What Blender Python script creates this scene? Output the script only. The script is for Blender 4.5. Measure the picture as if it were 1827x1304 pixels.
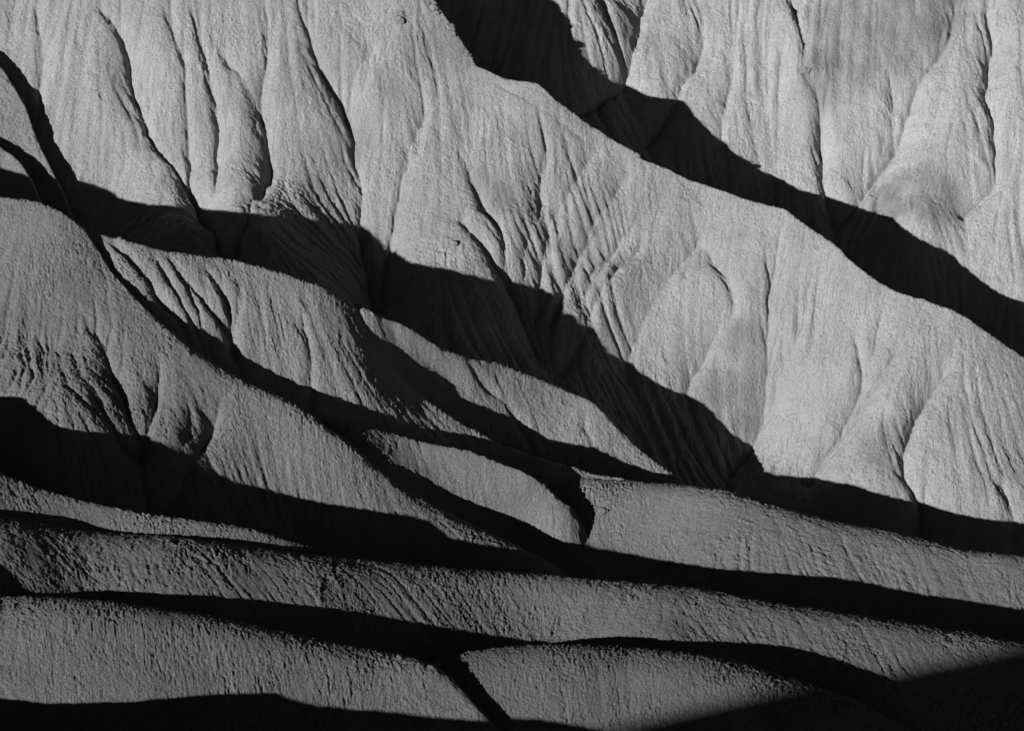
import bpy, math, random
import numpy as np

# ------------------------------------------------------------------ camera, sky, sun, exposure
scene = bpy.context.scene
for ob in list(bpy.data.objects):
    bpy.data.objects.remove(ob)
cam_data = bpy.data.cameras.new('camera')
cam = bpy.data.objects.new('camera', cam_data)
scene.collection.objects.link(cam)
cam.location = (0.0, 0.0, 190.0)
cam.rotation_euler = (math.radians(90.0 - 22.0), 0.0, 0.0)
cam_data.sensor_fit = 'HORIZONTAL'
cam_data.sensor_width = 36.0
cam_data.lens = 36.0*5000.0/1827.0
cam_data.clip_start = 1.0
cam_data.clip_end = 20000.0
scene.camera = cam

world = bpy.data.worlds.new('World'); scene.world = world; world.use_nodes = True
wn = world.node_tree; wn.nodes.clear()
sky = wn.nodes.new('ShaderNodeTexSky'); sky.sky_type = 'NISHITA'; sky.sun_disc = False
sky.altitude = 1500.0; sky.air_density = 0.45; sky.dust_density = 0.0; sky.ozone_density = 2.0      # very clear desert air
bw = wn.nodes.new('ShaderNodeSeparateColor')          # black-and-white film behind a red filter: the red light only
bg = wn.nodes.new('ShaderNodeBackground'); bg.inputs['Strength'].default_value = 0.05
wo = wn.nodes.new('ShaderNodeOutputWorld')
wn.links.new(sky.outputs[0], bw.inputs[0]); wn.links.new(bw.outputs[0], bg.inputs['Color'])
wn.links.new(bg.outputs[0], wo.inputs['Surface'])
sun_data = bpy.data.lights.new('sun', 'SUN'); sun_data.energy = 5.0; sun_data.angle = math.radians(0.53)
sun_data.color = (1.0, 1.0, 1.0)
sun = bpy.data.objects.new('sun', sun_data); scene.collection.objects.link(sun)
scene.view_settings.view_transform = 'Standard'; scene.view_settings.look = 'None'
scene.view_settings.exposure = 0.55; scene.view_settings.gamma = 1.0
scene.view_settings.use_curve_mapping = False

# ------------------------------------------------------------------ lay of the land
W, H = 1827.0, 1304.0
F = 5000.0
PITCH = math.radians(22.0)
CAM = np.array([0.0, 0.0, 190.0])
FWD = np.array([0, math.cos(PITCH), -math.sin(PITCH)])
UP = np.array([0, math.sin(PITCH), math.cos(PITCH)])
RGT = np.array([1.0, 0, 0])
VP = (5500.0, 690.0)

def ray(px, py):
    px = np.asarray(px, float); py = np.asarray(py, float)
    return ((px - W/2)/F)[..., None]*RGT + ((H/2 - py)/F)[..., None]*UP + FWD
def at(px, py, y):
    r = ray(px, py); return CAM + r*(np.asarray(y, float)/r[..., 1])[..., None]
def project(P):
    d = P - CAM; w = d @ FWD
    return W/2 + F*(d @ RGT)/w, H/2 - F*(d @ UP)/w
L = ray(*VP); L = L/np.linalg.norm(L)      # the way the light travels

def dense(poly, step=6.0):
    p = np.array(poly, float)
    d = np.r_[0, np.cumsum(np.hypot(*np.diff(p, axis=0).T))]
    t = np.linspace(0, d[-1], max(int(d[-1]/step), 2))
    return np.c_[np.interp(t, d, p[:, 0]), np.interp(t, d, p[:, 1])]

class Layer: pass
LAYERS = {}
ORDER = []
def smooth_fit(px, y, bw, w=None):
    """running local average (linear inside the data, flat outside)"""
    w = np.ones(len(px)) if w is None else w
    lo, hi = px.min(), px.max()
    def f(q):
        q = np.clip(np.atleast_1d(np.asarray(q, float)), lo, hi)
        k = w*np.exp(-0.5*((q[:, None] - px)/bw)**2) + 1e-9
        s0 = k.sum(1); m = (k*px).sum(1)/s0
        dx = px - m[:, None]; yb = (k*y).sum(1)/s0
        sl = (k*dx*y).sum(1)/((k*dx*dx).sum(1) + s0*bw*bw*0.15)
        r = yb + sl*(q - m)
        return r if len(r) > 1 else r[0]
    return f

def shadow_depth(s, caster):
    """depth y of a shadow-edge pixel, from the crest of the layer that throws it"""
    c = caster.cr
    vx, vy = VP
    ln = s[1] + (c[:, 0] - s[0])*(vy - s[1])/(vx - s[0])
    g = c[:, 1] - ln
    i = np.where((g[:-1]*g[1:] <= 0) & (c[1:, 0] < s[0] + 5))[0]
    if len(i) == 0: return None
    i = i[-1]
    t = g[i]/(g[i] - g[i+1] + 1e-9)
    q = c[i] + t*(c[i+1] - c[i]); y = caster.cy[i] + t*(caster.cy[i+1] - caster.cy[i])
    P = at(q[0], q[1], y)
    r = ray(s[0], s[1])
    A = np.c_[r, -L]; sol = np.linalg.lstsq(A, P - CAM, rcond=None)[0]
    return sol[0]*r[1], s[0] - q[0]

def layer(name, crest, shadow=None, casters=None, tanv=0.7, depth=None, deg=70, cdeg=140, k=1.0, back=0.8, verbose=False, foot=160, lam=2.0, bend=0.0, extra=None, face=None, run=200.0, ew=6.0, bias=None, kcol=None):
    """crest: pixels left to right; shadow: [(pixels, caster)]; depth: [(px, y)] to set the crest by hand"""
    o = Layer(); o.name = name; o.k = k; o.back = back; o.tanv = tanv; o.foot = foot; o.lam = lam; o.bend = bend
    o.cr = dense(crest); o.facepts = face or []; o.run = run; o.kcol = kcol
    sp = []; sy = []
    if shadow:
        for poly, cn in shadow:
            for s in dense(poly, 15.0):
                r = shadow_depth(s, LAYERS[cn])
                if r is None or r[1] > 700 or r[1] < 25: continue
                sp.append(s); sy.append(r[0])
        sp = np.array(sp); sy = np.array(sy)
        o.sfit = smooth_fit(sp[:, 0], sy, deg)
        if bias:
            f0 = o.sfit; o.sfit = lambda q, f0=f0: f0(q) + bias[2]*np.exp(-((np.asarray(q, float) - bias[0])/bias[1])**2)
        o.sp = sp; o.sy_raw = sy; o.sy = o.sfit(sp[:, 0])
        if verbose: print(name, 'S n=%d' % len(sp), 'y %.1f..%.1f' % (o.sy.min(), o.sy.max()), 'resid %.2f' % np.std(sy - o.sy))
    if depth is not None:
        if callable(depth): o.cfit = depth
        else:
            d = np.array(depth, float)
            o.cfit = lambda q, d=d: np.interp(q, d[:, 0], d[:, 1])
        o.cy = o.cfit(o.cr[:, 0])
    else:
        # crest depth from the shadow edge below it and the slope of the face
        qs = o.cr[:, 0]
        m = (qs >= sp[:, 0].min()) & (qs <= sp[:, 0].max())
        q = o.cr[m]
        order = np.argsort(sp[:, 0])
        spy = np.interp(q[:, 0], sp[order, 0], sp[order, 1])
        ys = o.sfit(q[:, 0])
        sc = ys/F/math.cos(PITCH)
        ph = PITCH + (spy - H/2)/F
        yc = ys + (spy - q[:, 1])*sc/(tanv*np.cos(ph) + np.sin(ph))
        qx = q[:, 0]; wt = np.ones(len(qx))
        if extra:
            e = np.array(extra, float); qx = np.r_[qx, e[:, 0]]; yc = np.r_[yc, e[:, 1]]; wt = np.r_[wt, np.full(len(e), ew)]
        o.cfit = smooth_fit(qx, yc, cdeg, wt)
        o.cy = o.cfit(o.cr[:, 0])
    o.C = at(o.cr[:, 0], o.cr[:, 1], o.cy)
    if verbose: print(name, 'crest y %.1f..%.1f z %.1f..%.1f' % (o.cy.min(), o.cy.max(), o.C[:, 2].min(), o.C[:, 2].max()))
    LAYERS[name] = o; ORDER.append(name)
    return o

def tps(r2):
    return np.where(r2 > 1e-9, 0.5*r2*np.log(r2 + 1e-12), 0)
def tps_fit(P, lam):
    n = len(P); ctr = P[:, :2].mean(0); sc = 30.0
    X = (P[:, :2] - ctr)/sc
    K = tps(((X[:, None] - X[None])**2).sum(-1)) + np.diag(lam)
    Q = np.c_[np.ones(n), X]
    A = np.zeros((n+3, n+3)); A[:n, :n] = K; A[:n, n:] = Q; A[n:, :n] = Q.T
    w = np.linalg.solve(A, np.r_[P[:, 2], 0, 0, 0])
    def ev(x, y):
        u = (x - ctr[0])/sc; v = (y - ctr[1])/sc
        z = w[n] + w[n+1]*u + w[n+2]*v
        for i in range(n):
            z = z + w[i]*tps((u - X[i, 0])**2 + (v - X[i, 1])**2)
        return z
    return ev

def face_points(o):
    """control points of the lit face: crest, shadow edge, and a foot below it"""
    n = max(len(o.cr)//22, 1)
    idx = np.unique(np.r_[np.arange(0, len(o.cr), n), len(o.cr) - 1])
    pts = [o.C[idx]]; lam = [np.full(len(idx), 1e-4)]
    if hasattr(o, 'sp'):
        m = max(len(o.sp)//16, 1)
        sp = o.sp[::m]; sy = o.sy[::m]
        S = at(sp[:, 0], sp[:, 1], sy)
        pts.append(S); lam.append(np.full(len(S), o.lam*1e-2))
    for (px, py, y) in o.facepts:
        pts.append(at(px, py, y)[None]); lam.append(np.array([1e-3]))
    if hasattr(o, 'sp'):
        # carry the shadow edge on past both ends so the face keeps its slope off frame
        for e, sgn in ((np.argmin(o.sp[:, 0]), -1), (np.argmax(o.sp[:, 0]), 1)):
            base = at(o.sp[e, 0], o.sp[e, 1], o.sy[e])
            ce = np.interp(o.sp[e, 0], o.cr[:, 0], np.arange(len(o.cr))); c0 = o.C[int(ce)]
            off = base - c0
            for q in (150, 350, 600):
                px = o.sp[e, 0] + sgn*q
                if px < o.cr[0, 0] or px > o.cr[-1, 0]: continue
                c1 = o.C[int(np.interp(px, o.cr[:, 0], np.arange(len(o.cr))))]
                pts.append((c1 + off)[None]); lam.append(np.array([5e-2]))
    for run, wl in ((o.foot*0.1, 0.3), (o.foot*0.22, 0.3)):
        Fp = o.C[idx][::2].copy()
        Fp[:, 0] -= run*0.45; Fp[:, 1] -= run; Fp[:, 2] -= run*(o.tanv - o.bend)*1.05
        pts.append(Fp); lam.append(np.full(len(Fp), wl if hasattr(o, 'sp') else 0.05))
    return np.vstack(pts), np.hstack(lam)

def smin(a, b, k):
    h = np.clip(0.5 + 0.5*(b - a)/k, 0, 1)
    return b*(1 - h) + a*h - k*h*(1 - h)

def root_y(ev, px, py, y0, y1):
    """where the line of sight through a photo point meets a face"""
    ys = np.linspace(y0, y1, 260)
    P = at(np.full(260, px), np.full(260, py), ys)
    g = P[:, 2] - ev(P[:, 0], P[:, 1])
    i = np.where((g[:-1] > 0) & (g[1:] <= 0))[0]
    if len(i) == 0: return None
    i = i[0]; t = g[i]/(g[i] - g[i+1])
    return at(px, py, ys[i] + t*(ys[i+1] - ys[i]))
layer('F0', [(-800,1272),(-450,1265),(-310,1284),(-266,1292),(-180,1294),(-130,1289),(-75,1286),(-20,1290),(15,1314),(95,1331),(150,1339),(205,1352),(330,1368),(600,1430),(900,1520)],
      depth=[(-700,322),(-16,311),(900,290)], tanv=.6, k=1.5)
layer('F1', [(-800,990),(-450,975),(-260,965),(-200,984),(-145,1012),(-95,1043),(-45,1064),(0,1069),(60,1067),(130,1069),(180,1074),(280,1087),(370,1102),(450,1117),(550,1139),(650,1161),(740,1179),(775,1187),(810,1215),(850,1260),(890,1304),(930,1360),(1000,1450)],
      depth=[(-800,347),(300,350),(600,352.5),(720,353),(790,351.5),(850,347.5),(890,344.5),(1000,337)], tanv=.34, bend=-.34, k=8.0, kcol=[(0,8),(650,7),(770,3),(850,1.5)])
layer('F1b', [(450,1400),(600,1300),(700,1222),(770,1181),(830,1165),(900,1155),(970,1151),(1050,1153),(1150,1158),(1250,1170),(1340,1190),(1440,1222),(1530,1255),(1620,1304),(1720,1370),(1850,1460)],
      depth=lambda q: LAYERS['F1'].cfit(600) + np.interp(q, [450, 770, 850, 1100, 1850], [5.0, 5.0, 5.4, 6.5, -1.0]), tanv=.34, bend=-.34, k=8.0)
layer('F2', [(-800,900),(-450,880),(-200,886),(-100,894),(0,909),(60,926),(130,937),(200,945),(330,955),(450,972),(600,993),(750,1008),(900,1020),(1000,1028),(1170,1040),(1250,1050),(1400,1077),(1600,1107),(1720,1127),(1827,1147),(2150,1210)],
      [([(0,968),(10,975),(60,997),(100,1020),(130,1041),(160,1050),(200,1054),(300,1058),(430,1056),(560,1072),(700,1090),(850,1115),(1000,1145),(1060,1155)],'F1'),
       ([(1080,1155),(1150,1146),(1200,1138),(1260,1133),(1330,1136),(1430,1150),(1540,1175),(1620,1205)],'F1b')], tanv=.35, k=6.0)
layer('E0', [(-800,760),(-450,722),(-250,705),(-190,708),(-150,725),(-100,765),(0,843),(60,868),(100,880),(180,900),(260,915),(330,927),(450,942),(600,990),(750,1030),(900,1070)],
      depth=lambda q: LAYERS['F2'].cfit(q) + 6 + 3*np.clip((300 - q)/450, 0, 1.0) + 11*np.clip((-50 - q)/90, 0, 1), tanv=.6, k=1.5)
layer('D', [(-800,250),(-450,262),(-360,280),(-290,305),(-240,328),(-150,338),(0,349),(50,352),(105,375),(150,405),(173,440),(206,490),(239,526),(276,562),(313,597),(350,630),(390,652),(434,676),(478,696),(526,718),(552,733),(589,768),(640,799),(663,824),(710,857),(740,879),(773,898),(821,923),(858,938),(894,953),(931,975),(1000,1012),(1100,1080),(1250,1180)],
      [([(110,750),(120,757),(180,780),(250,792),(345,805),(360,820),(430,840),(500,875),(600,905)],'E0'),([(700,930),(850,955),(930,975)],'F2')],
      tanv=.68, k=2.5, kcol=[(0,1.2),(200,1.2),(350,3.5),(900,3.5)], deg=100, lam=1.0, depth=[(-800,452),(-300,452),(-100,450),(0,446),(50,443.5),(112,441),(150,439),(181,437),(215,433),(245,429),(280,426),(319,423),(403,420),(495,418),(580,416),(660,414.5),(743,413),(834,411.5),(926,410),(1250,402)])
layer('G', [(430,900),(500,830),(550,778),(580,752),(600,748),(655,759),(710,773),(747,786),(784,794),(839,805),(876,821),(920,838),(950,852),(979,872),(1005,891),(1030,916),(1048,944),(1062,985),(1085,1060),(1140,1180)],
      [([(600,759),(655,773),(710,795),(755,829),(777,847),(806,869),(839,894),(876,914),(924,927),(968,933),(1005,936),(1042,942)],'D')], tanv=.6, k=1.2, run=9, bias=(1040, 60, -0.8), depth=[(430,423.5),(600,423.5),(800,423),(900,422.5),(980,421.5),(1062,419.5),(1250,413)])
layer('H', [(820,960),(880,890),(930,855),(980,845),(1028,846),(1060,849),(1152,860),(1220,864),(1300,875),(1400,905),(1500,930),(1600,950),(1720,978),(1827,992),(2150,1050)],
      [([(1134,990),(1187,1001),(1279,1012),(1371,1015),(1445,1019),(1518,1028),(1592,1039),(1665,1054),(1739,1067),(1827,1078)],'F2')],
      tanv=.4, k=5.0, run=45, bias=(1110, 120, 4), extra=[(900,431),(1005,430)])
layer('A0', [(-800,400),(-450,365),(0,365),(100,400),(150,412),(180,415),(215,425),(300,448),(350,457),(410,460),(480,480),(570,510),(633,541),(648,578),(681,641),(725,685),(769,718),(821,755),(858,773),(894,792),(946,810),(1005,828),(1060,843),(1152,858),(1250,900),(1400,1000)],
      [([(213,497),(250,523),(294,541),(331,571),(368,600),(416,626),(478,655),(526,674),(589,694),(655,733),(692,751),(747,770),(821,788),(894,799),(931,810)],'D'),
       ([(968,821),(1005,836),(1034,854),(1053,869),(1067,895)],'G')],
      tanv=.65, k=0.9, run=24, ew=25.0, extra=[(-300,447),(0,445),(100,442.5),(150,440.5),(200,439.5),(250,439.5)])
layer('A1', [(540,760),(600,620),(630,560),(645,548),(680,565),(720,580),(790,623),(840,642),(890,648),(940,668),(1000,690),(1060,716),(1085,745),(1120,780),(1160,815),(1220,860),(1300,930),(1450,1080)],
      [([(674,611),(721,648),(758,663),(821,700),(894,735),(950,762),(1005,788),(1060,812),(1115,827),(1170,840),(1204,845)],'A0')], tanv=.7, k=1.2, cdeg=60, ew=60.0, run=22, extra=[(q, LAYERS['A0'].cfit(q) + o_) for q, o_ in ((640, 1.5), (660, 2.5), (690, 4.0), (720, 5.5), (760, 7.5), (800, 9.5))])
layer('B', [(-800,-600),(-300,-450),(0,-350),(300,-230),(600,-90),(720,-35),(780,0),(793,25),(840,95),(850,120),(900,140),(960,150),(1000,190),(1060,230),(1130,268),(1145,285),(1190,300),(1240,325),(1330,360),(1400,370),(1420,385),(1480,430),(1550,495),(1610,525),(1650,530),(1720,560),(1827,635),(2150,850)],
      [([(175,330),(215,355),(340,370),(385,385),(455,390),(510,408),(545,395),(600,395),(640,405),(690,440)],'D'),([(720,465),(760,480),(850,490),(905,508),(960,515)],'A0'),
       ([(1000,545),(1040,590),(1090,650),(1140,658),(1220,690),(1270,735),(1330,790),(1350,815),(1400,850)],'A1'),
       ([(1480,865),(1530,866),(1620,885),(1700,905),(1827,935)],'H')], tanv=.85, k=0.7, bias=(590, 70, 5.0), extra=[(0,553),(-400,558),(-800,560),(400,546)])
layer('C', [(500,-300),(700,-350),(1000,-420),(1400,-320),(1827,-260),(2150,-220)],
      [([(985,15),(1040,35),(1080,55),(1100,80)],'B'),([(1075,145),(1110,160),(1195,180),(1195,205),(1240,240),(1320,275),(1355,300),(1360,315),(1400,320),(1500,355),(1520,370),(1560,385),(1620,390),(1650,410),(1665,440),(1700,480),(1740,505),(1827,540)],'B')],
      tanv=.85, k=1.2, deg=120, run=115)
EVB = tps_fit(*face_points(LAYERS['B']))
def near_b(cr, off):
    """depth of a small spur that stands a few metres out of the big slope"""
    d = []
    for px, py in cr:
        p = root_y(EVB, px, py, 400, 600)
        if p is not None: d.append((px, p[1] - off))
    d = np.array(d)
    return [tuple(r) for r in d]
J1 = [(-600,100),(-300,130),(-150,185),(0,261),(22,276),(40,294),(60,330),(90,400),(130,520)]
layer('J1', J1, depth=near_b(J1, 7.5), tanv=.75, k=1.0, run=25)
J2 = [(-500,-260),(-300,-110),(-100,35),(0,116),(25,153),(48,195),(62,240),(78,275),(110,340),(150,440)]
layer('J2', J2, depth=near_b(J2, 3.5), tanv=.8, k=1.0, run=25)

# sun and sky follow the one light direction
from mathutils import Vector
sun.rotation_euler = Vector(L).to_track_quat('-Z', 'Y').to_euler()
sky.sun_elevation = math.asin(-L[2])
sky.sun_rotation = math.atan2(-L[0], -L[1])

# ------------------------------------------------------------------ the grid
def spread(segs):
    out = []
    for a, b, n in segs: out.append(np.linspace(a, b, n, endpoint=False))
    return np.hstack(out + [[segs[-1][1]]])
PXG = spread([(-760, -150, 56), (-150, 1985, 1050), (1985, 2140, 16)])
tg = (PXG - W/2)/F/math.cos(PITCH)*0.985
yg = spread([(290, 326, 60), (326, 578, 1270), (578, 655, 80)])
T, Y = np.meshgrid(tg, yg, indexing='ij'); X = T*Y
NA, NY = X.shape

def up2(zc, ia_c, iy_c):
    ia = np.interp(np.arange(NA), ia_c, np.arange(len(ia_c))); iy = np.interp(np.arange(NY), iy_c, np.arange(len(iy_c)))
    a0 = np.minimum(ia.astype(int), len(ia_c) - 2); fa = (ia - a0)[:, None]
    b0 = np.minimum(iy.astype(int), len(iy_c) - 2); fb = (iy - b0)[None]
    za = zc[a0]*(1 - fa) + zc[a0 + 1]*fa
    return za[:, b0]*(1 - fb) + za[:, b0 + 1]*fb
IA = np.unique(np.r_[np.arange(0, NA, 8), NA - 1]); IY = np.unique(np.r_[np.arange(0, NY, 8), NY - 1])
XC, YC = X[np.ix_(IA, IY)], Y[np.ix_(IA, IY)]

def hash2(ix, iy, s):
    h = (ix.astype(np.uint32)*np.uint32(374761393) + iy.astype(np.uint32)*np.uint32(668265263) + np.uint32(s*2246822519 & 0xffffffff))
    h ^= h >> np.uint32(13); h *= np.uint32(1274126177); h ^= h >> np.uint32(16); h *= np.uint32(2654435769); h ^= h >> np.uint32(15)
    return h
def perlin(x, y, s=0):
    x = x.astype(np.float32); y = y.astype(np.float32)
    fx = np.floor(x); fy = np.floor(y); u = x - fx; v = y - fy
    ix = fx.astype(np.int32); iy = fy.astype(np.int32)
    wu = u*u*u*(u*(u*6 - 15) + 10); wv = v*v*v*(v*(v*6 - 15) + 10)
    def g(dx, dy):
        a = (hash2(ix + dx, iy + dy, s) & np.uint32(1023)).astype(np.float32)*np.float32(2*math.pi/1024)
        return np.cos(a)*(u - dx) + np.sin(a)*(v - dy)
    n0 = g(0, 0)*(1 - wu) + g(1, 0)*wu; n1 = g(0, 1)*(1 - wu) + g(1, 1)*wu
    return (n0*(1 - wv) + n1*wv)*1.5
def fbm(x, y, octs, s=0, gain=0.5):
    a = 1.0; r = 0; f = 1.0
    for i in range(octs):
        r = r + a*perlin(x*f, y*f, s + i*17); a *= gain; f *= 2.03
    return r
def grad(Z):
    Za = np.gradient(Z, axis=0); Xa = np.gradient(X, axis=0)
    Zy = np.gradient(Z, axis=1)/np.gradient(yg)[None]
    zx = Za/Xa; zy = Zy - zx*T
    return zx, zy

# ------------------------------------------------------------------ gullies and ribs on each face (traced course, depth, half width)
def carve(z, P, dep, w, seed, taper=0.25):
    """cut a V-shaped gully (dep > 0) or raise a rib (dep < 0) along the plan course P"""
    q = []
    rng = np.random.RandomState(seed)
    s = np.r_[0, np.cumsum(np.hypot(*np.diff(P[:, :2], axis=0).T))]
    n = max(int(s[-1]/1.2), 3)
    tt = np.linspace(0, s[-1], n)
    xs = np.interp(tt, s, P[:, 0]); ys = np.interp(tt, s, P[:, 1])
    jit = np.convolve(rng.randn(n + 4), np.ones(3)/3, 'same')[2:-2]*0.4*min(1.0, w/1.5)
    xs = xs + jit; u = tt/s[-1]
    amp = dep*np.clip(u/taper, 0, 1)**0.8*np.clip(0.75 + 0.35*np.sin(u*9 + seed), 0.5, 1.1)
    wid = w*(0.6 + 0.5*u)
    R = w*5
    ta = np.min(xs/ys), np.max(xs/ys)
    a0, a1 = np.searchsorted(tg, ta[0] - R/420), np.searchsorted(tg, ta[1] + R/420)
    b0, b1 = np.searchsorted(yg, ys.min() - R), np.searchsorted(yg, ys.max() + R)
    if a1 <= a0 or b1 <= b0: return
    gx = X[a0:a1, b0:b1]; gy = Y[a0:a1, b0:b1]
    best = np.full(gx.shape, 1e9); ba = np.zeros(gx.shape); bwid = np.ones(gx.shape)
    for i in range(n - 1):
        dx, dy = xs[i+1] - xs[i], ys[i+1] - ys[i]; l2 = dx*dx + dy*dy + 1e-9
        k = np.clip(((gx - xs[i])*dx + (gy - ys[i])*dy)/l2, 0, 1)
        d = (gx - xs[i] - k*dx)**2 + (gy - ys[i] - k*dy)**2
        m = d < best
        best = np.where(m, d, best); ba = np.where(m, amp[i] + k*(amp[i+1] - amp[i]), ba); bwid = np.where(m, wid[i] + k*(wid[i+1] - wid[i]), bwid)
    d = np.sqrt(best)/bwid
    if dep > 0:                       # broad round-shouldered valley, a sharp channel at its bottom
        prof = 0.84*np.clip(1 - d/1.9, 0, 1)**2 + 0.16*np.exp(-np.sqrt(best)/0.28)
    else: prof = np.exp(-d*d*0.7)
    z[a0:a1, b0:b1] -= ba*prof

def side_rills(z, P, dep, w, seed):
    """small branches that join a gully from both flanks"""
    rng = np.random.RandomState(seed + 500)
    s = np.r_[0, np.cumsum(np.hypot(*np.diff(P[:, :2], axis=0).T))]
    t = 1.5
    while t < s[-1] - 1:
        i = min(np.searchsorted(s, t), len(P) - 1)
        dv = P[i - 1, :2] - P[i, :2]; dv = dv/(np.linalg.norm(dv) + 1e-6)                 # uphill
        p = P[i, :2] + (P[i - 1, :2] - P[i, :2])*(s[i] - t)/(s[i] - s[i-1] + 1e-6)
        a = rng.choice([-1, 1])*rng.uniform(0.3, 0.75); ln = rng.uniform(2.5, 3.5 + 1.3*w)
        q = [p]; h = a
        for k in range(5):
            d = np.array([dv[0]*math.cos(h) - dv[1]*math.sin(h), dv[0]*math.sin(h) + dv[1]*math.cos(h)])
            q.append(q[-1] + d*ln/5); h = h*0.82 + rng.uniform(-.18, .18)
        q = np.array(q[::-1])
        carve(z, q, rng.uniform(0.25, 0.6)*min(dep, 2.0)*0.55, rng.uniform(0.5, 1.1), seed + int(t*10), 0.6)
        t += rng.uniform(1.6, 4.2)
WIDE = {'B': (1.2, 1.65), 'C': (1.35, 1.6), 'A0': (1.1, 1.3), 'D': (1.4, 1.5), 'A1': (1.1, 1.2)}
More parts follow.
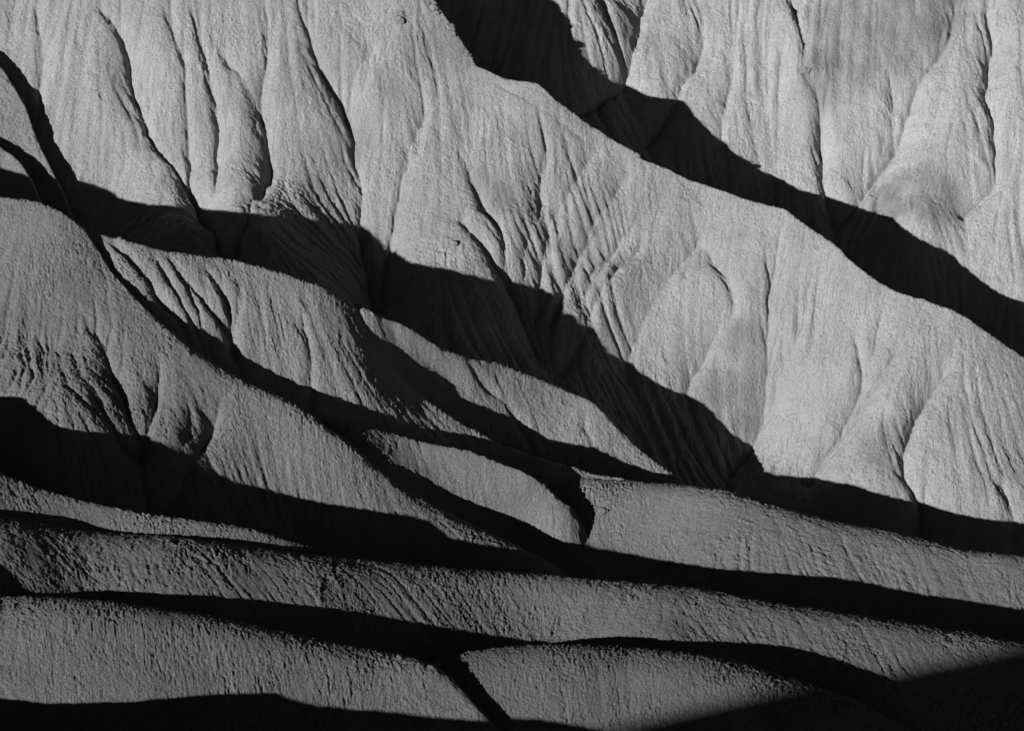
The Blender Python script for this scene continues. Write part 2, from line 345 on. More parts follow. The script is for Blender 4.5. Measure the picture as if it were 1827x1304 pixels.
GULLIES = {
'B': [([(171,0),(199,18),(221,40),(232,73),(231,95),(239,143),(254,184),(265,228),(283,254),(313,283),(335,309),(353,331),(372,357),(383,383),(390,408),(412,456)], 4.3, 3.7),
      ([(302,-20),(307,48),(324,81),(331,110),(335,147),(333,191),(337,236),(339,265),(337,302),(350,325),(372,357)], 1.5, 2.0),
      ([(348,-20),(359,37),(363,77),(375,114),(383,155),(386,199),(386,236),(388,272),(379,320),(374,357)], 1.8, 2.2),
      ([(471,-20),(478,29),(480,74),(473,114),(466,147),(466,184),(475,213),(480,250),(486,280),(471,317),(449,350),(434,390),(420,423),(410,456)], 2.2, 2.6),
      ([(380,60),(397,88),(434,132),(453,162),(466,188)], 1.0, 1.4),
      ([(545,-20),(552,63),(567,96),(589,121),(611,147),(622,184),(629,221),(631,272),(640,294),(646,324),(644,368),(640,401),(648,442),(655,475),(675,550)], 3.3, 3.1),
      ([(677,66),(648,96),(629,121),(622,155),(628,184)], 1.2, 1.8),
      ([(758,160),(758,177),(755,206),(747,225),(729,258),(721,294),(718,324),(707,357),(703,390),(696,431),(688,464),(680,540)], 2.0, 2.8),
      ([(815,380),(836,405),(858,423),(880,456),(902,478),(915,510),(935,560),(960,620)], 2.0, 1.6),
      ([(832,272),(839,313),(858,353),(880,386),(894,412),(905,450)], 1.3, 1.2),
      ([(968,206),(975,236),(972,280),(964,317),(968,346),(961,368),(946,405),(939,431),(930,480)], 1.5, 2.6),
      ([(1190,395),(1120,455),(1075,510),(1053,550),(1047,590),(1000,650)], 1.6, 2.2),
      ([(1246,420),(1272,453),(1294,479),(1305,512),(1312,534),(1308,545),(1286,567),(1260,622),(1235,655),(1222,690)], 1.4, 1.6),
      ([(1393,400),(1382,457),(1378,494),(1371,530),(1373,575),(1369,611),(1367,659),(1365,722),(1349,766),(1330,800),(1290,850)], 2.0, 2.2),
      ([(1437,549),(1422,582),(1408,626),(1393,670),(1378,711),(1349,773)], 1.0, 1.8),
      ([(1518,567),(1537,604),(1542,641),(1531,678),(1527,703),(1511,733),(1500,759),(1450,830)], 1.5, 1.8),
      ([(1580,530),(1562,611),(1537,670)], 0.8, 1.4),
      ([(1710,608),(1695,626),(1677,656),(1658,678),(1643,703),(1632,725),(1625,759),(1619,788),(1616,817),(1616,836),(1629,858),(1643,880),(1645,905),(1648,960)], 3.0, 2.0),
      ([(1780,840),(1795,880),(1808,915),(1810,960)], 1.4, 1.4),
      ([(1069,247),(1030,310),(988,373),(970,430),(962,476),(955,560)], 1.5, 2.2),
      ([(1132,288),(1100,330),(1065,380),(1030,440),(995,506),(975,580)], 1.6, 2.4),
      ([(1190,336),(1150,375),(1102,421),(1060,470),(1030,530)], 1.2, 2.0),
      ([(1643,556),(1600,615),(1555,678),(1518,733),(1470,800),(1445,847)], 1.5, 2.0),
      ([(1310,375),(1260,400),(1215,455),(1170,520),(1140,580),(1120,640)], 1.2, 2.2),
      ([(872,140),(900,152),(920,165),(960,190),(1000,215),(1040,245)], 0.3, 0.35),
      ([(60,0),(75,80),(70,150),(75,180)], 0.9, 1.6)],
'C': [([(1720,-60),(1690,60),(1640,125),(1620,180),(1590,240),(1545,310),(1518,365),(1490,410)], 4.2, 5.0),
      ([(1405,-40),(1415,0),(1423,33),(1437,66)], 1.2, 1.4),
      ([(1437,121),(1456,155),(1461,185),(1463,221),(1461,250),(1467,291),(1478,324),(1481,339),(1490,370)], 2.7, 1.4),
      ([(1585,110),(1596,147),(1594,177),(1600,215)], 1.0, 1.3),
      ([(1757,-40),(1772,55),(1757,147),(1772,191),(1778,228),(1780,272),(1783,294),(1761,317),(1721,353),(1684,390),(1654,420),(1600,500)], 3.0, 3.2),
      ([(1257,37),(1253,77),(1209,147),(1194,184),(1150,240)], 2.4, 3.0),
      ([(1160,-60),(1141,33),(1126,81),(1112,118),(1075,145),(1030,190)], 3.6, 3.6),
      ([(1060,-40),(1085,20),(1105,70)], 0.8, 1.2),
      ([(1310,100),(1308,150),(1285,200),(1290,240)], 0.9, 1.6),
      ([(1560,330),(1572,345),(1566,375)], 0.8, 0.9)],
'A0': [([(162,420),(188,453),(210,490),(230,520)], 1.0, 1.2),
      ([(199,427),(228,453),(258,483),(276,508),(294,534),(315,555)], 1.3, 1.0),
      ([(320,479),(353,512),(372,538),(390,564),(409,589),(418,615),(423,648),(427,670)], 1.1, 1.0),
      ([(364,472),(390,501),(405,527),(412,556),(416,586),(418,612)], 1.0, 1.0),
      ([(442,494),(423,530),(418,570),(418,612)], 0.6, 1.2),
      ([(270,450),(300,490),(325,530),(340,560)], 0.8, 0.9),
      ([(300,455),(330,500),(350,540)], 0.6, 0.8),
      ([(537,545),(545,582),(552,604),(558,641),(556,678),(552,725)], 0.8, 0.9)],
'D': [([(160,560),(177,600),(195,641),(213,674),(225,711),(236,751),(247,788),(250,825),(262,880)], 1.2, 2.2),
      ([(287,637),(283,678),(276,722),(265,759),(250,790)], 1.2, 1.8),
      ([(401,689),(383,722),(372,759),(353,788),(346,806),(320,850),(280,900)], 1.5, 2.2),
      ([(155,692),(184,733),(210,766),(228,790)], 0.8, 1.2),
      ([(335,710),(338,750),(330,790)], 0.5, 0.8)],
'A1': [([(836,648),(865,685),(902,714),(920,737),(931,751),(945,775)], 1.1, 1.0),
      ([(690,575),(730,620),(780,660),(840,690)], 0.8, 0.7),
      ([(720,590),(770,640),(830,685)], 0.7, 0.7),
      ([(1050,720),(1040,750),(1060,790)], 0.5, 0.9)],
}
RIBS = {'B': [([(1240,345),(1174,420),(1108,486),(1064,530),(1050,570)], -1.7, 2.0), ([(190,100),(240,230),(300,330),(340,370)], -1.0, 3.0)],
        'C': [([(1400,0),(1420,60),(1432,118)], -1.0, 2.2)]}

# ------------------------------------------------------------------ heights
Z = np.full(X.shape, -60.0); ID = np.zeros(X.shape, np.int16)
EV = {}
for li, nm in enumerate(ORDER):
    o = LAYERS[nm]
    P, lam = face_points(o); ev = tps_fit(P, lam); EV[nm] = ev
    zf = up2(ev(XC, YC), IA, IY)
    for sd, (poly, dep, w) in enumerate(GULLIES.get(nm, []) + RIBS.get(nm, [])):
        pts = [root_y(ev, px, py, o.cy.min() - 60, o.cy.max() + 60) for px, py in poly]
        pts = np.array([p for p in pts if p is not None])
        if len(pts) > 1:
            sc_ = WIDE.get(nm, (1.0, 1.0))
            carve(zf, pts, dep*sc_[0], w*sc_[1], sd + 7*li)
            if dep >= 0.9: side_rills(zf, pts, dep, w*sc_[1], sd + 31*li)
    tc = o.C[:, 0]/o.C[:, 1]
    yc = np.interp(tg, tc, o.C[:, 1]); zc = np.interp(tg, tc, o.C[:, 2])
    cw = 1/np.sqrt(1 + (np.gradient(yc)/np.gradient(tg*yc))**2)
    ker = np.hanning(25); ker /= ker.sum(); cw = np.convolve(np.pad(cw, 12, mode='edge'), ker, 'valid')
    d = (Y - yc[:, None])*cw[:, None]
    zf = zf - 2.5*np.maximum(-d - o.run, 0)
    kk = o.k if o.kcol is None else np.interp(PXG, [q[0] for q in o.kcol], [q[1] for q in o.kcol])[:, None]
    z = smin(zf, zc[:, None] - o.back*d + kk*0.24, kk)
    z[(tg < tc.min()) | (tg > tc.max())] = -100
    m = z > Z; Z[m] = z[m]; ID[m] = li

# rills that run down every slope, coarse to fine
AMP = {'F0': .4, 'F1': .45, 'F1b': .4, 'F2': .5, 'E0': .5, 'D': .75, 'G': .55, 'H': .5, 'A0': 1.0, 'J1': 1.0, 'J2': 1.0, 'A1': 1.0, 'B': 1.1, 'C': 1.25}
amp = np.array([AMP[n] for n in ORDER])[ID].astype(np.float32)
def soften(a, n):
    for ax in (0, 1):
        c = np.cumsum(np.concatenate([np.repeat(np.take(a, [0], ax), n + 1, ax), a, np.repeat(np.take(a, [-1], ax), n, ax)], ax), axis=ax, dtype=np.float64)
        k = a.shape[ax]
        a = ((np.take(c, np.arange(2*n + 1, 2*n + 1 + k), ax) - np.take(c, np.arange(0, k), ax))/(2*n + 1))
    return a
amp = soften(amp, 4).astype(np.float32)
# which way the water runs on each face: degrees off the view axis, by photo column
FALL = {'B': [(0,-30),(300,-28),(450,-15),(600,-10),(740,12),(860,-20),(930,5),(1050,38),(1250,32),(1330,8),(1450,24),(1600,22),(1827,34)],
        'C': [(1000,15),(1100,30),(1300,28),(1420,-5),(1480,-15),(1560,30),(1700,25),(1760,-8),(1827,25)],
        'A0': [(150,-38),(300,-32),(400,-22),(430,12),(520,-8),(640,-30),(900,-40)], 'A1': [(640,-42),(900,-38),(1000,-15),(1080,10),(1220,-30)],
        'D': [(0,0),(120,-25),(240,-20),(270,22),(420,22),(560,0),(900,-20)], 'J1': [(0,-30),(1,-30)], 'J2': [(0,-30),(1,-30)],
        'F2': [(0,-10),(600,-12),(1000,-28),(1250,-20),(1827,-10)], 'F1': [(0,10),(200,0),(400,-20),(700,-30)], 'H': [(1040,20),(1200,-20),(1827,-15)],
        'F1b': [(770,0),(1100,-10),(1500,-25)], 'G': [(600,-30),(1050,-30)]}
PHI = np.zeros(X.shape, np.float32)
for li, nm in enumerate(ORDER):
    if nm in FALL:
        f = np.array(FALL[nm], float); m = ID == li
        PHI[m] = np.broadcast_to(np.radians(np.interp(PXG, f[:, 0], f[:, 1]))[:, None], X.shape)[m]
PHI = soften(PHI, 10).astype(np.float32)
def rills(Zin, wl, strength, seed, soft):
    zx, zy = grad(soften(Zin, soft))
    sl = np.sqrt(zx*zx + zy*zy) + 1e-4
    px, py = -zy/sl, zx/sl                                                 # across the slope
    k = np.where(zy > 0, 0.9, 0.0); px = px - k*np.cos(PHI); py = py + k*np.sin(PHI)
    n = np.sqrt(px*px + py*py) + 1e-4; px = (px/n).astype(np.float32); py = (py/n).astype(np.float32)
    cs = wl*1.6
    gx = (X/cs).astype(np.float32); gy = (Y/cs*0.8).astype(np.float32)
    bx = np.floor(gx); by = np.floor(gy)
    sc = np.zeros(X.shape, np.float32); ss = sc.copy(); sw = sc.copy()
    for i in (-1, 0, 1):
        for j in (-1, 0, 1):
            h = hash2((bx + i).astype(np.int32), (by + j).astype(np.int32), seed)
            rx = (h & np.uint32(255)).astype(np.float32)/255; ry = ((h >> np.uint32(8)) & np.uint32(255)).astype(np.float32)/255
            ph0 = ((h >> np.uint32(16)) & np.uint32(255)).astype(np.float32)/255*6.283
            dx = gx - bx - i - rx; dy = gy - by - j - ry
            w = np.exp(-2.2*(dx*dx + dy*dy)); 
            ph = (dx*cs*px + dy*cs/0.8*py)*(2*math.pi/wl) + ph0
            sc += w*np.cos(ph); ss += w*np.sin(ph)
    mag = np.sqrt(sc*sc + ss*ss) + 1e-3
    c = sc/mag*np.minimum(mag*1.6, 1)
    r = 1 - (0.5 - 0.5*c)**2*1.6                                         # round ribs, sharp channels
    k = np.clip((sl - 0.12)/0.4, 0, 1)
    return (strength*k*r).astype(np.float32)
wx = X + 1.5*perlin(X/6, Y/6, 3) + 0.5*perlin(X/1.7, Y/1.7, 5); wy = Y + 1.5*perlin(X/6, Y/6, 4) + 0.5*perlin(X/1.7, Y/1.7, 6)
patch = np.clip(0.85 + 0.8*fbm(X/22, Y/22, 3, 50), 0.35, 1.6).astype(np.float32)
Z += 0.4*amp*fbm(wx/13, wy/13, 3, 20)
# running water: many drops traced downhill; where they gather the clay is cut
def wash(Zin, drops, steps, seed, soft):
    zx, zy = grad(soften(Zin, soft) if soft else Zin)
    dxa = np.gradient(tg)[:, None]*Y; dya = np.gradient(yg)[None]
    va = ((T*zy - zx)/dxa).astype(np.float32); vb = (-zy/dya).astype(np.float32)
    n = np.sqrt(va*va + vb*vb) + 1e-6; va /= n; vb /= n
    va = va.ravel(); vb = vb.ravel()
    rng = np.random.RandomState(seed)
    a = rng.uniform(60, NA - 20, drops).astype(np.float32); c = rng.uniform(60, NY - 60, drops).astype(np.float32)
    da = np.zeros(drops, np.float32); dc = np.zeros(drops, np.float32)
    acc = np.zeros(NA*NY, np.float32)
    for k in range(steps):
        ii = np.clip(a, 0, NA - 1).astype(np.int32)*NY + np.clip(c, 0, NY - 1).astype(np.int32)
        acc += np.bincount(ii, minlength=NA*NY).astype(np.float32)*min(1.0, 0.25 + k/30.0)
        da = 0.55*da + 0.45*va[ii]; dc = 0.55*dc + 0.45*vb[ii]
        m = np.sqrt(da*da + dc*dc) + 1e-4
        a += da/m; c += dc/m
    return acc.reshape(NA, NY)
base_noise = 0.10*perlin(wx/1.6, wy/1.6, 80) + 0.05*perlin(wx/0.7, wy/0.7, 81)
Z += amp*base_noise
for it, (st, k0) in enumerate(((110, 0.20), (80, 0.16), (50, 0.11))):
    fl = wash(Z, 230000, st, it, 1)
    cut = 1 - np.exp(-soften(fl, 1)/9.0); cut2 = 1 - np.exp(-soften(fl, 4)/16.0)
    Z -= amp*patch*k0*(0.75*cut + 0.6*cut2)
Z += amp*patch*rills(Z, 5.0, 0.03, 1, 14)
Z += amp*patch*np.clip(patch - .6, 0, 1)*rills(Z, 2.2, 0.05, 2, 7)
# cracked, crumbling clay crust
pop = np.array([{'F0': 1.0, 'F1': 1.0, 'F1b': 1.1, 'F2': 1.0, 'E0': 1.2, 'G': 1.1, 'H': 1.0, 'D': 0.95}.get(n, 0.85) for n in ORDER])[ID]
pop = soften(pop, 4).astype(np.float32)
def near(px, py, r, nm='B'):
    o = LAYERS[nm]; p = root_y(EV[nm], px, py, 400, 640)
    if p is None: return 0
    return np.exp(-((X - p[0])**2 + (Y - p[1])**2)/(r*r))
pop = (pop*(1 - 0.75*np.clip(near(790, 20, 5) + near(815, 60, 5) + near(845, 110, 5), 0, 1))).astype(np.float32)
ca, sa = np.cos(PHI), np.sin(PHI)
ua = ca*wx - sa*wy; va = (sa*wx + ca*wy)*0.95                                 # cracks drawn out down the fall line
n0 = perlin(ua/2.4, va/2.4, 29); n1 = perlin(ua/1.15, va/1.15, 30); n2 = perlin(wx/0.6, wy/0.6, 31)
rough = np.clip(0.85 + 0.9*fbm(X/11, Y/11, 3, 41), 0.25, 1.7).astype(np.float32)
Z += 1.35*pop*rough*(0.10*(np.abs(n0) - .3) + 0.13*(np.abs(n1) - .3)*np.clip(0.8 + n0, 0.3, 1.6) + 0.12*(np.abs(n2) - .3) + 0.06*perlin(X/0.38, Y/0.38, 32))
# open cracks and small scarps, drawn out down the slope, in patches
for sd, sc_, st, dp in ((91, 1.0, 0.6, 0.2), (93, 0.6, 0.75, 0.14), (95, 1.8, 0.5, 0.24)):
    un = ca*wx - sa*wy + 0.35*perlin(wx/0.8, wy/0.8, sd + 40); vn = (sa*wx + ca*wy)*st
    nc = perlin(un/sc_, vn/sc_, sd); mk = np.clip(perlin(X/(3.2*sc_), Y/(5*sc_), sd + 1)*2.4 + 0.12 + 1.0*fbm(X/16, Y/16, 2, sd + 2), 0, 1)
    Z -= pop*dp*mk*np.exp(-np.abs(nc)/(0.07/sc_**0.5))
    Z += pop*dp*0.35*mk*np.clip(nc*4, 0, 0.5)
pit = perlin(wx/0.95, wy/0.95*1.2, 70); pm = np.clip(fbm(X/9, Y/9, 2, 71) + 0.1, 0, 0.8)
Z -= pop*0.24*pm*np.clip(pit - 0.28, 0, 0.3)
Z += pop*0.25*np.clip(0.5*perlin(X/14, Y/14, 73) + 0.2, 0, 0.5)*np.clip(perlin(wx/0.8, wy/0.8, 72) - 0.3, 0, 0.4)
# broken caprock along the top of the big slope
cap = np.clip(near(715, 40, 7) + near(700, 10, 8) + near(620, 20, 7), 0, 1)
if np.ndim(cap):
    c1 = perlin(wx/1.9, wy/1.9, 60); c2 = perlin(wx/0.9, wy/0.9, 61)
    Z += cap*(0.7*np.abs(c1) + 0.3*np.abs(c2) - 0.2)*0.55

# ------------------------------------------------------------------ clay material
def clay_material():
    m = bpy.data.materials.new('dry_clay'); m.use_nodes = True
    nt = m.node_tree; N = nt.nodes; K = nt.links; N.clear()
    out = N.new('ShaderNodeOutputMaterial'); b = N.new('ShaderNodeBsdfPrincipled')
    b.inputs['Roughness'].default_value = 1.0
    b.inputs['Specular IOR Level'].default_value = 0.05
    K.new(b.outputs[0], out.inputs['Surface'])
    geo = N.new('ShaderNodeNewGeometry')
    tone = N.new('ShaderNodeAttribute'); tone.attribute_name = 'tone'
    def noise(scale, det, rough=.6):
        n = N.new('ShaderNodeTexNoise'); n.inputs['Scale'].default_value = scale; n.inputs['Detail'].default_value = det; n.inputs['Roughness'].default_value = rough
        K.new(geo.outputs['Position'], n.inputs['Vector']); return n
    def mrange(src, a, b_, lo, hi):
        r = N.new('ShaderNodeMapRange'); r.inputs[1].default_value = a; r.inputs[2].default_value = b_; r.inputs[3].default_value = lo; r.inputs[4].default_value = hi
        K.new(src, r.inputs[0]); return r.outputs[0]
    def mul(a, c):
        r = N.new('ShaderNodeMath'); r.operation = 'MULTIPLY'; K.new(a, r.inputs[0]); K.new(c, r.inputs[1]); return r.outputs[0]
    v = mul(tone.outputs['Fac'], mrange(noise(.12, 6).outputs['Fac'], .3, .7, .9, 1.1))
    v = mul(v, mrange(noise(3.2, 4, .7).outputs['Fac'], .3, .7, .86, 1.14))
    cc = N.new('ShaderNodeCombineColor')
    for i in range(3): K.new(v, cc.inputs[i])
    K.new(cc.outputs[0], b.inputs['Base Color'])
    def billow(scale, det, rough):
        n = noise(scale, det, rough)
        s = N.new('ShaderNodeMath'); s.operation = 'SUBTRACT'; s.inputs[1].default_value = .5; K.new(n.outputs['Fac'], s.inputs[0])
        a = N.new('ShaderNodeMath'); a.operation = 'ABSOLUTE'; K.new(s.outputs[0], a.inputs[0]); return a.outputs[0]
    bp = N.new('ShaderNodeBump'); bp.inputs['Strength'].default_value = 1.0; bp.inputs['Distance'].default_value = .8
    K.new(billow(1.5, 4, .7), bp.inputs['Height'])
    bp2 = N.new('ShaderNodeBump'); bp2.inputs['Strength'].default_value = 1.0; bp2.inputs['Distance'].default_value = .3
    K.new(billow(4.2, 2, .6), bp2.inputs['Height']); K.new(bp.outputs[0], bp2.inputs['Normal'])
    K.new(bp2.outputs[0], b.inputs['Normal'])
    return m
CLAY = clay_material()

# tone: reflectance of the sediment; the back slopes are paler mud, some facets a darker one
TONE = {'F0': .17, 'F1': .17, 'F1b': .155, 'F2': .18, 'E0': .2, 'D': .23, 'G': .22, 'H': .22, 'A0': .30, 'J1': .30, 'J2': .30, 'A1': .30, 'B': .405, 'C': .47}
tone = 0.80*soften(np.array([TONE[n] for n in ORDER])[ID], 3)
DARK = [('B', [(1315,605),(1340,605),(1348,650),(1335,700),(1300,690),(1280,690),(1330,740)], 2.6, .32), ('B', [(850,320),(890,350)], 3.0, .2), ('B', [(740,100),(700,150),(640,230),(560,330)], 3.0, .2),
        ('B', [(1590,770),(1560,800)], 3.0, .25), ('C', [(1480,40),(1520,20),(1560,40),(1610,20),(1660,30),(1600,70),(1540,110),(1490,100),(1470,140),(1690,0)], 4.8, .36),
        ('C', [(1580,330),(1610,310),(1650,310),(1640,350),(1600,360),(1690,330),(1660,370)], 2.9, .32)]
dk = np.zeros(X.shape)
for nm, pts, r, st in DARK:
    for px, py in pts:
        p = root_y(EV[nm], px, py, 420, 640)
        if p is not None: dk = np.maximum(dk, st*np.exp(-(((X - p[0])**2 + (Y - p[1])**2)/(r*r))**2))
dk = np.clip(dk*(1 + 0.35*fbm(X/3.5, Y/3.5, 4, 77)), 0, .5)
tone = tone*(1 - dk)*(1 + 0.06*fbm(X/9, Y/9, 4, 90))*(1 + 0.04*perlin(ua/1.3, va*0.2, 97) + 0.05*perlin(X/0.8, Y/0.8, 98))

# ------------------------------------------------------------------ meshes: one per hill
zx, zy = grad(Z)
NRM = np.stack([-zx, -zy, np.ones_like(Z)], -1); NRM /= np.linalg.norm(NRM, axis=-1, keepdims=True)
INFO = {
 'F0': ('foreground_knoll', 'low clay knoll just outside the lower left corner'),
 'F1': ('foreground_hill', 'smooth rounded clay hill filling the bottom left corner'),
 'F1b': ('foreground_dome', 'smooth pitted clay dome at the bottom centre right, half in soft shadow'),
 'F2': ('long_ridge', 'long low clay ridge crossing the whole width above the bottom domes'),
 'E0': ('narrow_rib', 'thin sunlit clay rib at the left edge behind the long low ridge'),
 'D': ('left_hill', 'big clay hill at the left, its foot in black shadow'),
 'G': ('tongue_spur', 'short tongue-shaped clay spur in the middle ringed by black shadow'),
 'H': ('right_ridge', 'broad sunlit clay ridge running to the right edge below the big slope'),
 'A0': ('gullied_ridge', 'gullied clay ridge behind the big left hill'),
 'A1': ('pointed_spur', 'pointed clay spur in the centre ending in black shadow'),
 'J1': ('small_spur', 'lower of two small clay spurs at the upper left edge'),
 'J2': ('steep_spur', 'upper of two small clay spurs at the upper left edge'),
 'B': ('fluted_slope', 'huge fluted clay slope across the middle with a diagonal crest'),
 'C': ('far_slope', 'pale fluted clay slope filling the upper right corner'),
}
fid = ID[:-1, :-1]
vid = np.arange(NA*NY).reshape(NA, NY)
quads = np.stack([vid[:-1, :-1], vid[1:, :-1], vid[1:, 1:], vid[:-1, 1:]], -1)
allv = np.stack([X, Y, Z], -1).reshape(-1, 3); alln = NRM.reshape(-1, 3); allt = tone.reshape(-1)
for li, nm in enumerate(ORDER):
    q = quads[fid == li]
    if len(q) == 0: continue
    used, inv = np.unique(q, return_inverse=True); inv = inv.reshape(-1)
    me = bpy.data.meshes.new(INFO[nm][0])
    me.vertices.add(len(used)); me.vertices.foreach_set('co', allv[used].astype(np.float32).ravel())
    me.loops.add(len(inv)); me.loops.foreach_set('vertex_index', inv.astype(np.int32))
    me.polygons.add(len(q)); me.polygons.foreach_set('loop_start', np.arange(0, len(inv), 4, dtype=np.int32))
    me.update(calc_edges=True)
    me.polygons.foreach_set('use_smooth', np.ones(len(q), bool))
    at_ = me.attributes.new('tone', 'FLOAT', 'POINT'); at_.data.foreach_set('value', allt[used].astype(np.float32))
    me.normals_split_custom_set_from_vertices(alln[used].astype(np.float32))
    me.materials.append(CLAY)
    ob = bpy.data.objects.new(INFO[nm][0], me); scene.collection.objects.link(ob)
    ob['kind'] = 'structure'; ob['label'] = INFO[nm][1]

# ------------------------------------------------------------------ land outside the frame
def finish(ob, label, kind=None, category=None, tone_v=.3, group=None):
    a = ob.data.attributes.new('tone', 'FLOAT', 'POINT'); a.data.foreach_set('value', np.full(len(ob.data.vertices), tone_v, np.float32))
    ob.data.materials.append(CLAY); scene.collection.objects.link(ob)
    ob['label'] = label
    if kind: ob['kind'] = kind
    if category: ob['category'] = category
    if group: ob['group'] = group
    return ob
def zat(x, y):
    ia = np.interp(x/y, tg, np.arange(NA)); ib = np.interp(y, yg, np.arange(NY))
    a0 = np.minimum(ia.astype(int), NA - 2); b0 = np.minimum(ib.astype(int), NY - 2); fa = ia - a0; fb = ib - b0
    return (Z[a0, b0]*(1-fa) + Z[a0+1, b0]*fa)*(1-fb) + (Z[a0, b0+1]*(1-fa) + Z[a0+1, b0+1]*fa)*fb
def hit(px, py):
    """point of the finished land seen at a photo point"""
    ys = np.linspace(300, 600, 2400); P = at(np.full(2400, float(px)), np.full(2400, float(py)), ys)
    g = P[:, 2] - zat(P[:, 0], P[:, 1]); i = np.where(g <= 0)[0]
    return P[i[0]] if len(i) else P[-1]
# the high ridge the sun comes over: its soft-edged shadow lies on the nearest slopes
edge = np.array([hit(*p) for p in [(1140,1300),(1290,1262),(1440,1222),(1640,1205),(1730,1172),(1815,1144)]])
e1 = np.array([L[1], -L[0], 0.0]); e1 /= np.linalg.norm(e1)          # level, across the sunlight
e2 = np.cross(e1, L); e2 *= np.sign(e2[2])                            # upwards, across the sunlight
p1, p2 = edge @ e1, edge @ e2
c0 = np.polyfit(p1, p2, 1)
s_ = np.linspace(p1.min() - 150, p1.max() + 170, 120)
h_ = np.polyval(c0, s_); hm = np.polyval(c0, p1.max())
h_ = np.where(s_ > p1.max(), hm + 16*np.tanh(c0[0]*(s_ - p1.max())/16), h_)
base = (edge.mean(0) @ L - 430.0)*L
cp = base + s_[:, None]*e1 + h_[:, None]*e2
xs, ys_, zs = cp.T
u = np.linspace(-1, 1, 61); across = np.sign(u)*np.abs(u)**1.5*260
dxy = np.array([L[0], L[1]])/np.hypot(L[0], L[1])
GX = xs[:, None] + across[None]*dxy[0]; GY = ys_[:, None] + across[None]*dxy[1]
GZ = zs[:, None] - 0.62*(np.sqrt(across[None]**2 + 9) - 3) + np.minimum(np.abs(across[None])*0.08, 6)*fbm(GX/40, GY/40, 4, 120)
n_, m_ = GX.shape
vi = np.arange(n_*m_).reshape(n_, m_)
fq = np.stack([vi[:-1, :-1], vi[1:, :-1], vi[1:, 1:], vi[:-1, 1:]], -1).reshape(-1, 4)
me = bpy.data.meshes.new('viewpoint_ridge'); me.from_pydata(np.stack([GX, GY, np.maximum(GZ, -78)], -1).reshape(-1, 3).tolist(), [], fq.tolist())
finish(bpy.data.objects.new('viewpoint_ridge', me), 'high clay ridge outside the frame, between the sun and the near slopes', 'structure', tone_v=.25)
me = bpy.data.meshes.new('ground'); R_ = 6000.0
me.from_pydata([(-R_, -R_, -80), (R_, -R_, -80), (R_, R_, -80), (-R_, R_, -80)], [], [(0, 1, 2, 3)])
finish(bpy.data.objects.new('ground', me), 'dry clay plain around the badlands', 'structure', tone_v=.25)

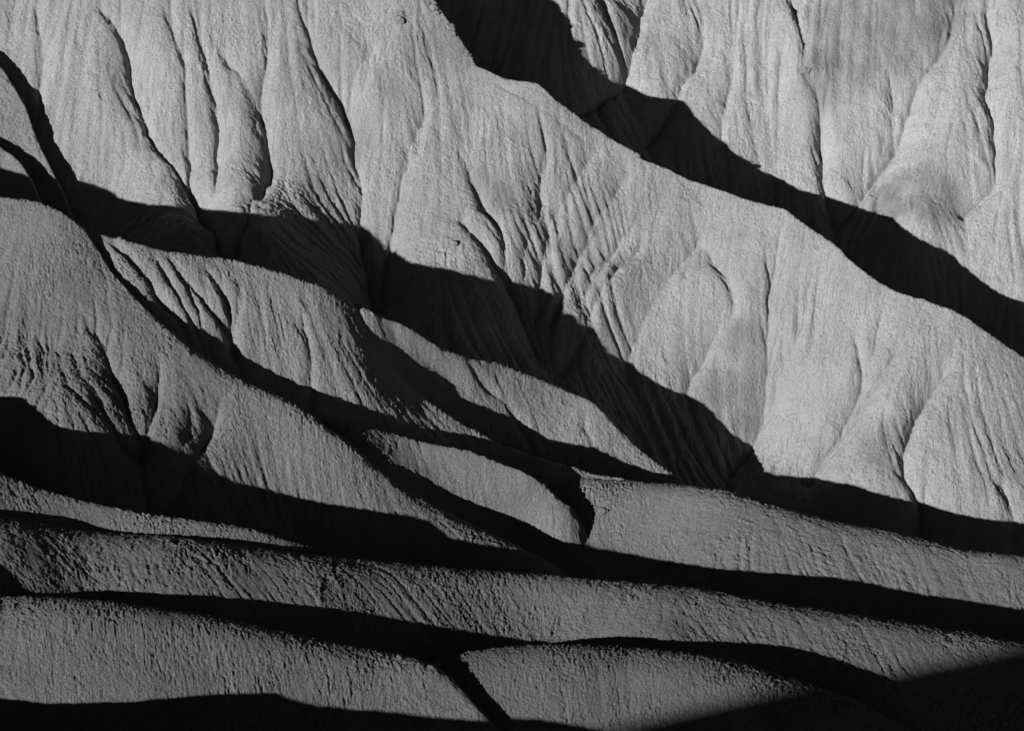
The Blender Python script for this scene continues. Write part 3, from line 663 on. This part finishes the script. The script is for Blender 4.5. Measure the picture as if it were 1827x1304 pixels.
# ------------------------------------------------------------------ blocks of harder mudstone standing out of the clay
import bmesh
def rock(name, label, px, py, size, blocks, seed, flat=0.8, sink=0.35, spread_=0.8, tone_v=.24):
    """a broken outcrop: angular blocks fused to one lump, bedded in the slope"""
    rng = np.random.RandomState(seed)
    p = hit(px, py); bm = bmesh.new()
    for k in range(blocks):
        c = rng.uniform(-1, 1, 3)*np.array([1, .6, .35])*size*spread_*(k > 0)
        c[2] = zat(np.array([p[0] + c[0]]), np.array([p[1] + c[1]]))[0] - zat(np.array([p[0]]), np.array([p[1]]))[0] + rng.uniform(-.1, .1)*size
        s = size*(1.0 if k == 0 else rng.uniform(.35, .75))
        q = rng.randn(26, 3); q /= np.linalg.norm(q, axis=1)[:, None]
        q = q*(0.75 + 0.25*rng.rand(26, 1))*np.array([1.0, .85, flat])*s*0.5
        q = np.sign(q)*np.abs(q)**0.85*(s*0.5)**0.15
        part = bmesh.new()
        for v in q: part.verts.new(v + c)
        res = bmesh.ops.convex_hull(part, input=part.verts)
        bmesh.ops.delete(part, geom=[g for g in res['geom_interior'] if isinstance(g, bmesh.types.BMVert)], context='VERTS')
        tmp = bpy.data.meshes.new('t'); part.to_mesh(tmp); part.free(); bm.from_mesh(tmp); bpy.data.meshes.remove(tmp)
    bmesh.ops.triangulate(bm, faces=bm.faces)
    bmesh.ops.subdivide_edges(bm, edges=[e for e in bm.edges if e.calc_length() > size*.2], cuts=1)
    for v in bm.verts: v.co += Vector(rng.randn(3)*size*0.012)
    me = bpy.data.meshes.new(name); bm.to_mesh(me); bm.free()
    ob = bpy.data.objects.new(name, me)
    zg = float(zat(np.array([p[0]]), np.array([p[1]]))[0])
    ob.location = (p[0], p[1], zg + size*flat*(0.5 - sink))
    return finish(ob, label, category='rock', tone_v=tone_v)
rock('rock_outcrop', 'largest jagged caprock outcrop on the crest at the top, just left of the black shadow', 803, 50, 2.4, 6, 3, spread_=.5, sink=.6)
rock('rock_outcrop', 'crumbling rock outcrop at the top frame edge left of the black shadow', 774, 16, 2.0, 5, 5, spread_=.5, sink=.6)
rock('rock', 'broken flat rock low on the crest where it bends, beside the top black shadow', 835, 99, 1.8, 5, 7, flat=.5, spread_=.4, sink=.6)
rock('rock_outcrop', 'pale blocky rock outcrop inside the upper slope, left of the crest outcrops', 712, 34, 2.6, 4, 9, sink=.6, spread_=.5)
rock('boulder', 'small boulder on the rib above the middle black shadow', 810, 436, 1.7, 2, 11, spread_=.4, sink=.4)
rock('boulder', 'small boulder on the diagonal crest halfway down', 1137, 279, 1.5, 3, 13, flat=.6, spread_=.5, sink=.5)
rock('rock_block', 'rock block on the rim where the tongue-shaped spur ends', 1074, 910, 2.0, 3, 15, flat=.6, spread_=.4, sink=.5, tone_v=.16)
rock('rock_overhang', 'dark-shadowed rock overhang high on the pale far slope', 1436, 126, 2.6, 2, 17, flat=.6, spread_=.4, sink=.45, tone_v=.28)
rock('rock_slab', 'cracked rock slab low on the pale far slope near the shadow edge', 1556, 352, 2.4, 2, 19, flat=.5, spread_=.4, sink=.6, tone_v=.28)
rock('boulder', 'crumbly boulder at the tip where the gullied ridge turns down', 634, 545, 1.5, 3, 21, flat=.6, spread_=.5, sink=.5, tone_v=.2)
rock('boulder', 'small boulder in the notch at the left end of the gullied ridge', 214, 427, 1.3, 2, 23, flat=.7, spread_=.5, sink=.5, tone_v=.2)
